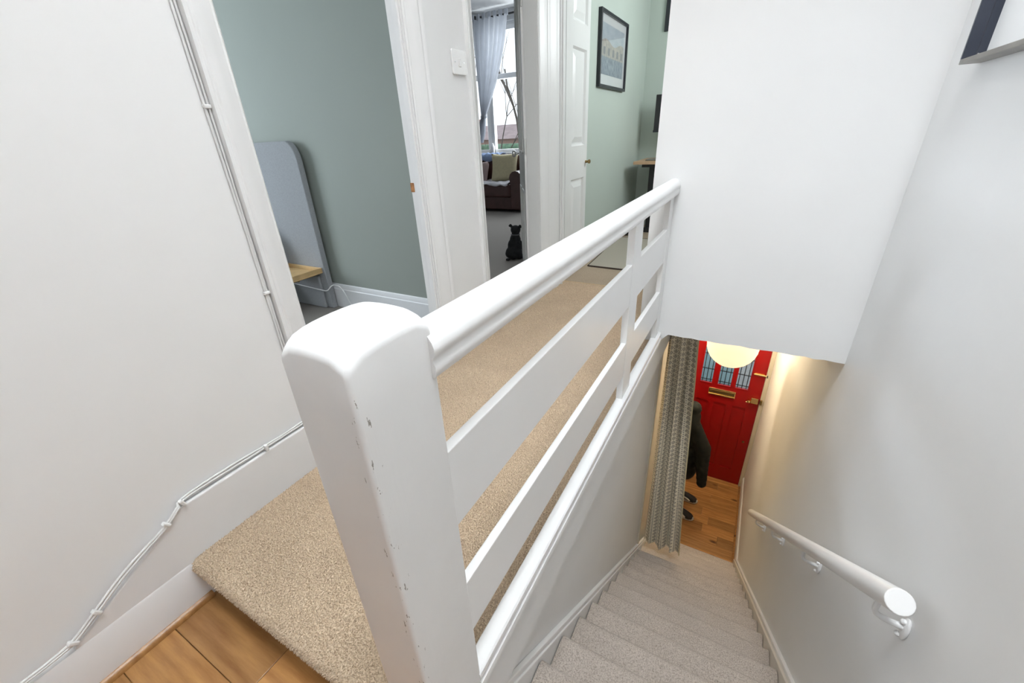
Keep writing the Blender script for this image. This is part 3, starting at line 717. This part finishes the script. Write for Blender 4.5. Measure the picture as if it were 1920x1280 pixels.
def cushion(c,w,h,t,rotz,tilt,name,mat,label):
    nu=14; vs=[];fs=[]
    q=Matrix.Rotation(rotz,3,'Z')@Matrix.Rotation(tilt,3,'X')
    for s in (1,-1):
        for j in range(nu+1):
            for i in range(nu+1):
                a=2*i/nu-1; b=2*j/nu-1
                pin=1-.10*(1-abs(a)**2)*abs(b)**3-.0; pin2=1-.10*(1-abs(b)**2)*abs(a)**3
                th=t*.5*((1-a**4)*(1-b**4))**.5
                vs.append(tuple(Vector(c)+q@Vector((a*w/2*pin2, -s*th, b*h/2*pin))))
    n=(nu+1)**2
    for s in range(2):
        for j in range(nu):
            for i in range(nu):
                k=s*n+j*(nu+1)+i; fs.append((k,k+1,k+nu+2,k+nu+1) if s==0 else (k,k+nu+1,k+nu+2,k+1))
    mb=MB().add(vs,fs)
    o=mb.build(name,mat,smooth=70)
    bm=bmesh.new(); bm.from_mesh(o.data); bmesh.ops.remove_doubles(bm,verts=bm.verts,dist=.0008); bmesh.ops.recalc_face_normals(bm,faces=bm.faces); bm.to_mesh(o.data); bm.free()
    return tag(o,label,'cushion')
p=ony(946,318,YS+.36); cushion((p.x,YS+.36,.62),.44,.44,.17,.25,-.30,'sofa_cushion','cream_cushion','cream square cushion propped against the sofa arm')
p=ony(905,330,YS+.33); cushion((p.x-.06,YS+.33,.56),.36,.34,.16,-.2,-.3,'sofa_cushion','pink_cushion','dusky pink cushion at the sofa back')
def drape(x0,x1,y0,y1,z,name,mat,label,front=0.):
    nu,nv=24,16; vs=[];fs=[]
    for j in range(nv+1):
        for i in range(nu+1):
            x=x0+(x1-x0)*i/nu; t=j/nv; y=y0+(y1-y0)*t
            zz=z+.006*math.sin(i*1.3+j*.8)+.008*math.sin(i*.6-j*.5)
            if front and t<.12: zz-=front*(1-t/.12)+.01*math.sin(i*.9); y=y0-.008
            vs.append((x,y,zz))
    for j in range(nv):
        for i in range(nu): k=j*(nu+1)+i; fs.append((k,k+1,k+nu+2,k+nu+1))
    o=MB().add(vs,fs).build(name,mat,smooth=80); s=o.modifiers.new('t','SOLIDIFY'); s.thickness=.008; s.offset=1
    return tag(o,label,'blanket')
drape(ar-.95,ar-.20,YS-.005,YS+.45,.428,'throw_blanket','throw_white','white rumpled throw lying on the sofa seat',.03)
p=ony(921,292,YS+.66); drape(p.x-.28,p.x+.18,YS+.50,YS+.84,.812,'throw_blanket','throw_blue','white and blue throw folded over the sofa back',.10)
# small white bottle-like ornament on the sill
p=ony(922,283,6.80); orn=MB().lathe([(.03,0),(.035,.02),(.035,.10),(.018,.135),(.014,.16),(.004,.165)],(p.x,6.84,SILL+.01),'z',16).build('sill_ornament','white_plastic',smooth=50)
tag(orn,'small white rounded ornament on the bay window sill','ornament')

# dog
DB=onz(963,486,0); dx,dy=DB.x,DB.y
Rm=lambda a,ax: Matrix.Rotation(a,3,ax)
dogroot=tag(empty('dog',(dx,dy,0)),'small black dog sitting on the living room carpet with its back turned','dog')
sh=[((dx,dy,.066),(.074,.078,.066)),((dx-.050,dy+.03,.048),(.044,.062,.048)),((dx+.050,dy+.03,.048),(.044,.062,.048)),
    ((dx,dy+.028,.125),(.066,.062,.075)),((dx,dy+.05,.178),(.054,.050,.06)),((dx,dy+.058,.222),(.038,.038,.045)),
    ((dx,dy+.062,.268),(.048,.047,.044)),((dx,dy+.108,.256),(.024,.034,.021)),((dx,dy+.132,.254),(.016,.016,.015)),
    ((dx-.030,dy+.105,.08),(.016,.018,.085)),((dx+.030,dy+.105,.08),(.016,.018,.085)),((dx-.030,dy+.125,.012),(.017,.026,.013)),((dx+.030,dy+.125,.012),(.017,.026,.013)),
    ((dx-.066,dy+.075,.013),(.017,.034,.013)),((dx+.066,dy+.075,.013),(.017,.034,.013)),
    ((dx-.047,dy+.058,.305),(.014,.010,.020),Rm(-.5,'Y')),((dx-.060,dy+.062,.300),(.016,.009,.012),Rm(.3,'Y')),
    ((dx+.047,dy+.058,.303),(.014,.010,.020),Rm(.5,'Y')),((dx+.060,dy+.062,.298),(.016,.009,.012),Rm(-.3,'Y')),
    ((dx-.012,dy-.075,.018),(.016,.028,.014)),((dx-.020,dy-.092,.020),(.012,.018,.012))]
part(blob(sh,'body','dog_black',.006,5),dogroot)
P(MB().lathe([(.041,-.006),(.044,-.004),(.044,.004),(.041,.006)],(dx,dy+.057,.226),'z',20),'collar','collar_grey',dogroot,smooth=60)
for s in (-1,1): P(MB().ell((dx+s*.022,dy+.100,.280),(.006,.006,.006),10,6),'eye','black_plastic',dogroot,smooth=80)
P(MB().ell((dx,dy+.148,.260),(.009,.006,.007),10,6),'nose','black_plastic',dogroot,smooth=80)

# ================================================================ OFFICE
ol=tag(empty('office_door',(-1.262,3.02,0)),'narrow white panelled door leaf opened flat along the office wall','door')
YD0,YD1=3.02,3.462; XF=-1.246
P(MB().box(XF-.036,XF-.020,YD0,YD1,.012,1.97),'core','gloss_white',ol)
PZ=((.16,.745),(.975,1.585),(1.725,1.90)); py0,py1=3.135,3.405
fr=MB(); fr.box(XF-.022,XF,YD0,py0,.012,1.97).box(XF-.022,XF,py1,YD1,.012,1.97)
zz=[.012]+[v for p_ in PZ for v in p_]+[1.97]
for i in range(0,len(zz),2): fr.box(XF-.022,XF,py0,py1,zz[i],zz[i+1])
P(fr,'stile_and_rail','gloss_white',ol)
def raised(y0,y1,z0,z1,x):
    def rg(i,dx): return [(x+dx,y0+i,z0+i),(x+dx,y1-i,z0+i),(x+dx,y1-i,z1-i),(x+dx,y0+i,z1-i)]
    return MB().loft([rg(0,0),rg(.012,-.016),rg(.022,-.016),rg(.060,-.003)],cap=False).add(rg(.060,-.003),[(0,1,2,3)])
for z0,z1 in PZ: P(raised(py0,py1,z0,z1,XF),'raised_panel','gloss_white',ol)
P(MB().lathe([(.010,0),(.010,.012),(.007,.016),(.012,.022),(.016,.030),(.014,.038),(.004,.042)],(XF,3.437,.855),'x',16),'knob','dark_brass',ol,smooth=50)

pc=tag(empty('picture_frame',(-1.31,4.3,1.4)),'black framed townscape print on the sage office wall','picture')
pX=-1.31
q=[onx(1131,13,pX+.03),onx(1180,45,pX+.03),onx(1172,171,pX+.03),onx(1123,163,pX+.03)]
fy0=(q[0].y+q[3].y)/2; fy1=(q[1].y+q[2].y)/2; fz1=(q[0].z+q[1].z)/2; fz0=(q[2].z+q[3].z)/2
w=.022
for a in ((fy0,fy0+w,fz0,fz1),(fy1-w,fy1,fz0,fz1),(fy0+w,fy1-w,fz0,fz0+w),(fy0+w,fy1-w,fz1-w,fz1)):
    P(MB().box(pX,pX+.030,*a),'frame_bar','black_frame',pc,bevel=.002)
P(MB().box(pX,pX+.012,fy0+w,fy1-w,fz0+w,fz1-w),'mount','mount_board',pc)
mw=.055; a=(fy0+w+mw,fy1-w-mw,fz0+w+mw+.02,fz1-w-mw)
mb=MB().add([(pX+.0135,a[0],a[2]),(pX+.0135,a[1],a[2]),(pX+.0135,a[1],a[3]),(pX+.0135,a[0],a[3]),(pX+.011,a[0],a[2]),(pX+.011,a[1],a[2]),(pX+.011,a[1],a[3]),(pX+.011,a[0],a[3])],[(0,1,2,3),(7,6,5,4),(0,4,5,1),(1,5,6,2),(2,6,7,3),(3,7,4,0)])
P(mb,'print','townscape_print',pc,uvs=[(0,0),(1,0),(1,1),(0,1)]*2)
P(MB().box(pX+.0155,pX+.017,fy0+w,fy1-w,fz0+w,fz1-w),'glazing','clear_glass',pc)
# desk
dk=tag(empty('desk',(-.4,5.08,0)),'wooden topped desk on black lifting legs against the office wall','desk')
P(MB().box(-1.205,.2,4.78,5.40,.735,.765),'desk_top','desk_wood',dk,bevel=.003)
P(MB().box(-1.14,.12,4.90,5.28,.70,.735),'underframe','black_plastic',dk)
for x in (-1.045,.02):
    P(MB().box(x-.04,x+.04,5.02,5.10,.38,.70),'leg_upper','black_plastic',dk,bevel=.004); P(MB().box(x-.032,x+.032,5.028,5.092,.05,.38),'leg_lower','black_plastic',dk,bevel=.004)
    P(MB().box(x-.04,x+.04,4.98,5.36,.0,.05),'foot','black_plastic',dk,bevel=.004)
mn=tag(empty('monitor',(-.75,5.2,.765)),'flat black monitor standing on the desk','monitor')
P(MB().box(-1.115,-.55,5.18,5.205,1.045,1.385),'screen','black_plastic',mn,bevel=.004); P(MB().box(-1.118,-.547,5.174,5.182,1.03,1.052),'lower_bezel','black_frame',mn)
P(MB().box(-.85,-.81,5.20,5.23,.77,1.2),'stand','black_plastic',mn); P(MB().box(-.95,-.70,5.12,5.30,.766,.776),'stand_foot','black_plastic',mn)
lp=MB().box(-1.10,-.80,4.86,5.06,.7655,.778).build('laptop','bronze_metal',bevel=.004); tag(lp,'thin closed laptop lying on the desk','laptop')
bgp=onz(1160,440,0)
bag=blob([((-1.235,4.76,.10),(.055,.07,.10)),((-1.16,4.77,.12),(.07,.07,.12)),((-1.20,4.77,.18),(.07,.05,.08))],'bag','black_plastic',.015,4)
tag(bag,'black bag slumped on the office floor beneath the desk','bag')
bf=MB().box(-1.145,-.75,5.395,5.42,1.96,2.40).build('wall_picture','black_frame',bevel=.003); tag(bf,'black edged picture high on the wall behind the monitor','picture')
rg=tag(empty('woven_rug',(-.9,4.1,0)),'pale woven rug with dark bound edge on the office floor','rug')
RG=[(-1.200,3.455),(-.45,3.42),(-.45,4.60),(-1.265,4.63)]
P(MB().prism(RG,'z',.0,.010),'weave','woven_rug',rg,bevel=.002)
for i in range(4):
    a=Vector(RG[i]);b=Vector(RG[(i+1)%4]); P(MB().tube([(a.x,a.y,.006),(b.x,b.y,.006)],.007,6),'binding','rug_seam',rg)

# ================================================================ RIGHT WALL BOX FRAME
bx=tag(empty('box_shelf',(XR,1.5,1.19)),'dark open box shelf of thin metal fixed to the right stair wall','shelf')
y1=1.892; z0=1.187; x0=.442
P(MB().box(x0,XR,y1-.75,y1,z0,z0+.013),'bottom_plate','bronze_metal',bx,bevel=.0015)
P(MB().box(x0,.4705,y1-.008,y1,z0+.013,z0+.9),'side_plate','navy_metal',bx)
P(MB().box(.4715,XR,y1-.008,y1,z0+.013,z0+.9),'side_plate','navy_metal',bx)
P(MB().box(x0,XR,y1-.75,y1-.742,z0+.013,z0+.9),'side_plate','navy_metal',bx)
P(MB().box(x0,XR,y1-.75,y1,z0+.9,z0+.913),'top_plate','bronze_metal',bx)
P(MB().ell((.473,y1-.012,z0+.022),(.003,.003,.003),8,6),'rivet','chrome',bx)

# ================================================================ ENTRANCE HALL
YD=4.872
fd=tag(empty('front_door',(.05,YD,HALL)),'red panelled front door with leaded glass panes and brass fittings','door')
Dx0,Dx1=-.352,.446; H_=lambda h:HALL+h
panes=((-.212,-.078),(-.020,.124),(.168,.308))
mb=MB()
for a in ((Dx0,-.215),(-.078,-.02),(.124,.168),(.308,Dx1)): mb.box(a[0],a[1],YD,YD+.045,H_(1.42),H_(1.93))
mb.box(Dx0,Dx1,YD,YD+.045,H_(1.93),H_(2.08)).box(Dx0,Dx1,YD,YD+.045,H_(1.17),H_(1.42)).box(Dx0,Dx1,YD,YD+.045,H_(.005),H_(.22))
for a in ((Dx0,-.228),(-.083,-.022),(.122,.183),(.328,Dx1)): mb.box(a[0],a[1],YD,YD+.045,H_(.22),H_(1.17))
P(mb,'stile_and_rail','red_paint',fd)
for a in ((-.228,-.083),(-.022,.122),(.183,.328)): 
    P(MB().box(a[0],a[1],YD+.014,YD+.030,H_(.22),H_(1.17)),'panel','red_paint',fd)
for i,(a,b) in enumerate(panes):
    pn=P(MB().box(a-.004,b+.004,YD+.020,YD+.026,H_(1.415),H_(1.935)),'pane','blue_glass' if i<2 else 'pale_glass',fd)
    ld=MB()
    for t in (.18,.5,.82): ld.box(a+(b-a)*t-.004,a+(b-a)*t+.004,YD+.014,YD+.030,H_(1.42),H_(1.93))
    for h in (1.455,1.60,1.80): ld.box(a,b,YD+.014,YD+.030,H_(h)-.003,H_(h)+.003)
    P(ld,'lead_came','lead',pn)
    wz=(H_(1.42),H_(1.93))
    bd_=MB().box(a-.006,a+.004,YD-.006,YD+.01,*wz).box(b-.004,b+.006,YD-.006,YD+.01,*wz).box(a,b,YD-.006,YD+.01,H_(1.414),H_(1.424))
    P(bd_,'pane_bead','red_paint',pn,bevel=.002)
lb=P(MB().box(-.100,.192,YD-.012,YD,H_(1.278),H_(1.362)),'letterbox','brass',fd,bevel=.004)
P(MB().box(-.088,.180,YD-.016,YD-.008,H_(1.298),H_(1.345)),'letter_flap','dark_brass',lb,bevel=.002)
P(MB().box(-.098,.190,YD-.022,YD-.010,H_(1.278),H_(1.292)),'letterbox_lip','brass',lb,bevel=.003)
rl=P(MB().box(.355,.430,YD-.035,YD,H_(1.275),H_(1.35)),'rim_lock','brass',fd,bevel=.006); P(MB().lathe([(.012,0),(.012,-.02),(.02,-.028),(.018,-.045),(.004,-.05)],(.335,YD-.004,H_(1.30)),'y',14).tube([(.335,YD-.04,H_(1.30)),(.31,YD-.045,H_(1.29))],.008,8),'latch_knob','brass',rl,smooth=50)
P(MB().box(.448,.470,YD-.05,YD-.004,H_(1.285),H_(1.345)),'lock_keep','dark_brass',fd,bevel=.004)
P(MB().tube([(.325,YD-.018,H_(1.655)),(.452,YD-.018,H_(1.655))],.012,10).box(.335,.43,YD-.012,YD,H_(1.64),H_(1.67)),'bolt','brass',fd,smooth=50); P(MB().box(.450,.468,YD-.03,YD-.004,H_(1.635),H_(1.675)),'bolt_keep','dark_brass',fd,bevel=.004)
P(MB().lathe([(.014,0),(.013,-.005),(.004,-.006)],(.385,YD,H_(.69)),'y',14),'keyhole','dark_brass',fd,smooth=50)
df=struct(MB().box(.448,XR,YD-.03,YD+.05,HALL,HALL+2.16).box(-.42,Dx0-.002,YD-.03,YD+.05,HALL,HALL+2.16).box(-.42,XR,YD-.03,YD+.05,H_(2.085),H_(2.17)),'door_4','old_cream','cream frame of the red front door',bevel=.004)
# paper lantern
ln=tag(empty('paper_lantern',(.04,3.9,-.72)),'round cream paper lantern lampshade hanging in the hall','lampshade')
LR=.215; LC=(.045,3.9,-.725)
mb=MB(); prof=[]
for k in range(29):
    t=math.radians(8+164*k/28); prof.append((LR*math.sin(t)*(1-.010*(k%2)),-LR*math.cos(t)))
n=40; rings=[[(LC[0]+r*math.cos(2*math.pi*i/n),LC[1]+r*math.sin(2*math.pi*i/n),LC[2]+h) for i in range(n)] for r,h in prof]
P(mb.loft(rings,cap=False),'paper_shade','paper_glow',ln,smooth=40)
P(MB().tube([(LC[0],LC[1],LC[2]+.1),(LC[0],LC[1],-.205)],.004,8),'cord','white_plastic',ln); P(MB().lathe([(.02,0),(.045,.02),(.045,.03)],(LC[0],LC[1],-.235),'z',16),'ceiling_rose','white_plastic',ln)
# hall curtain
cu=tag(empty('door_curtain',(-.2,2.66,-2.3)),'cream patterned door curtain drawn aside at the foot of the stairs','curtain')
nu,nv=150,40; vs=[];uvs=[];fs=[]
zt_,zb_=.03,-2.14
for j in range(nv+1):
    t=j/nv; x0=-.352+.012*t; x1=-.185+.135*t; z=zt_+(zb_-zt_)*t
    for i in range(nu+1):
        a=i/nu; amp=.022+.010*t
        ph=a*math.pi*2*3.6+.9*math.sin(a*6+.4)+.4*math.sin(t*4+a*5)
        x=x0+(x1-x0)*a+.010*math.sin(ph*2+.6)*(.6+.4*t)
        y=2.668+amp*math.sin(ph)+.012*math.sin(a*17+t*3)
        zz=z+(.012*math.sin(a*9+1)*t**6)
        vs.append((x,y,zz)); uvs.append((a*.52,z))
for j in range(nv):
    for i in range(nu): k=j*(nu+1)+i; fs.append((k,k+1,k+nu+2,k+nu+1))
P(MB().add(vs,fs),'cloth','patterned_curtain',cu,smooth=80,uvs=uvs)
e=[vs[j*(nu+1)+nu] for j in range(nv+1)]
P(MB().loft([[(p[0]-.002,p[1]-.004,p[2]),(p[0]+.006,p[1]-.004,p[2]),(p[0]+.006,p[1]+.006,p[2]),(p[0]-.002,p[1]+.006,p[2])] for p in e]),'hem','cream_cushion',cu)
P(MB().tube([(-.37,2.668,.03),(.48,2.668,.03)],.010,10),'rod','dark_brass',cu)
# coat
ct=tag(empty('coat',(-.2,4.15,-2.9)),'black padded coat hanging on the hall wall behind the curtain','coat')
def cpt(u,v,y): return ony(u,v,y)
S=[]
top=cpt(1290,765,4.15); mid=cpt(1300,830,4.15); slv=cpt(1317,900,4.15)
def ch(a,b,ra,rb,n=7):
    for k in range(n):
        t=k/(n-1); c=Vector(a).lerp(Vector(b),t); r=ra+(rb-ra)*t; S.append((tuple(c),(r,r*1.05,max(r,.05))))
cl=cpt(1291,757,4.14); sh_=cpt(1296,780,4.12); el=cpt(1318,840,4.08); wr=cpt(1315,905,4.04)
ch((cl.x,4.15,cl.z),(sh_.x-.02,4.14,sh_.z),.050,.075,4)            # hood
ch((-.19,4.16,cl.z-.05),(-.19,4.16,-2.50),.08,.14,9)               # body
ch((sh_.x,4.12,sh_.z),(el.x,4.08,el.z),.068,.086,7); ch((el.x,4.08,el.z),(wr.x,4.04,wr.z),.086,.056,8)
part(blob(S,'shell','coat_black',.014,6),ct)
wm=cpt(1297,820,4.05); P(MB().ell((wm.x,4.055,wm.z),(.010,.004,.010),10,6).ell((wm.x+.008,4.055,wm.z+.008),(.005,.004,.005),8,6).ell((wm.x-.007,4.055,wm.z+.006),(.005,.004,.005),8,6),'badge','throw_white',ct,smooth=80)
P(MB().box(-.42,-.405,4.12,4.20,-1.55,-1.47).tube([(-.41,4.16,-1.52),(-.36,4.16,-1.53),(-.345,4.16,-1.50)],.006,8),'hook','dark_brass',ct)
# shoes: toes point to +x
def shoe(cx,cy,rz,label):
    r=tag(empty('sneaker',(cx,cy,HALL)),label,'shoe','black and white sneakers on the hall floor')
    q=Matrix.Rotation(rz,3,'Z')
    def out(s,z,top=1.):
        pts=[]
        for k in range(24):
            a=2*math.pi*k/24; lx=.14*math.cos(a); wv=.047*(1+.18*math.cos(a)) if math.cos(a)>-.2 else .043
            pts.append(tuple(q@Vector((lx*s, wv*math.sin(a)*s, z))+Vector((cx,cy,HALL))))
        return pts
    P(MB().loft([out(.97,.0),out(1.02,.006),out(1.05,.030),out(1.0,.038)]),'sole','shoe_white',r,smooth=50)
    def sec(x,hw,h):
        return [tuple(q@Vector((x,hw*math.cos(math.pi*k/10),.028+h*math.sin(math.pi*k/10)**.8))+Vector((cx,cy,HALL))) for k in range(11)]
    secs=[(-.134,.022,.045),(-.12,.036,.072),(-.09,.040,.078),(-.05,.041,.074),(-.01,.043,.076),(.03,.047,.068),(.07,.051,.052),(.10,.048,.040),(.125,.034,.028),(.136,.014,.012)]
    up_=P(MB().loft([sec(*s) for s in secs]),'upper','shoe_black',r,smooth=60)
    P(MB().ell(tuple(q@Vector((-.065,0,.098))+Vector((cx,cy,HALL))),(.045,.026,.012),12,8),'opening','coat_black',up_,smooth=80)
    for sd in (-1,1):
        pts=[q@Vector((x,sd*w_,z))+Vector((cx,cy,HALL)) for x,w_,z in ((-.11,.0395,.05),(-.06,.043,.06),(-.01,.045,.064),(.03,.047,.055),(.06,.051,.040))]
        P(MB().tube(pts,.009,6),'side_stripe','shoe_white',up_,smooth=60)
    P(MB().loft([[tuple(q@Vector((x,y_*w_,.030+.019*(1-(abs(y_))**2)))+Vector((cx,cy,HALL))) for y_ in np.linspace(-1,1,9)] for x,w_ in ((.105,.047),(.125,.036),(.141,.012))],cap=False),'toe_cap','shoe_white',r,smooth=60)
shoe(-.118,4.34,-.12,'black and white sneaker beside the wall, under the coat hem')
shoe(-.122,4.06,-.22,'black and white sneaker nearer the foot of the stairs')

# ================================================================ OUTSIDE
struct(MB().box(-60,60,5.6,90,-3.5,-3.4).box(-60,-5.7,-40,5.6,-3.5,-3.4),'ground','ground','grey street outside the windows')
struct(MB().box(-.6,XR+.2,4.95,7,-3.4,-3.25),'floor_porch','ground','porch step outside the front door')
def tree(x,y,h,seed,label):
    rnd=random.Random(seed); root=tag(empty('bare_tree',(x,y,-3.4)),label,'tree')
    br=MB(); tk=MB()
    def grow(p,d,L,r,lev,mb):
        n=5; pts=[p]; q=p.copy(); dd=d.copy()
        for k in range(n):
            dd=(dd+Vector((rnd.uniform(-.16,.16),rnd.uniform(-.16,.16),rnd.uniform(-.04,.12)))).normalized(); q=q+dd*(L/n); pts.append(q.copy())
        mb.tube(pts,[r*(1-.5*k/n) for k in range(n+1)],6 if lev<2 else 4)
        if lev<5:
            for k in range(3 if lev<3 else 2):
                a=pts[rnd.randint(2,n)]; t=(dd+Vector((rnd.uniform(-.9,.9),rnd.uniform(-.9,.9),rnd.uniform(-.1,.6)))).normalized()
                grow(a,t,L*rnd.uniform(.58,.8),r*.5,lev+1,br)
    grow(Vector((x,y,-3.4)),Vector((.05,0,1)),h*.42,.10,0,tk)
    P(tk,'trunk','bark',root,smooth=60); P(br,'branches','bark',root)
tree(-8.3,14.6,9.5,5,'bare leafless tree outside the living room window')
tree(-12.5,19.,10,11,'bare leafless tree farther down the street behind the curtain')
hs=tag(empty('far_house',(-22,38,-3.4)),'distant brick house with a reddish roof seen through the bay window','house')
P(MB().box(-30,-10,36,42,-3.4,.9),'wall','far_brick',hs); P(MB().prism([(35.5,.9),(42.5,.9),(39,2.1)],'x',-30.4,-9.6),'roof','far_roof',hs)
for i in range(6): P(MB().box(-29+i*3.2,-27.8+i*3.2,35.94,36.02,-1.2,.3),'window','bronze_metal',hs)
for i in range(2): P(MB().box(-26+i*9,-25.2+i*9,38.6,39.4,1.9,2.7),'chimney','far_brick',hs)
hd=MB().box(-24,-9,24,25.2,-3.4,.68).build('hedge','hedge_green',bevel=.25,seg=3); tag(hd,'long green hedge across the street','hedge')
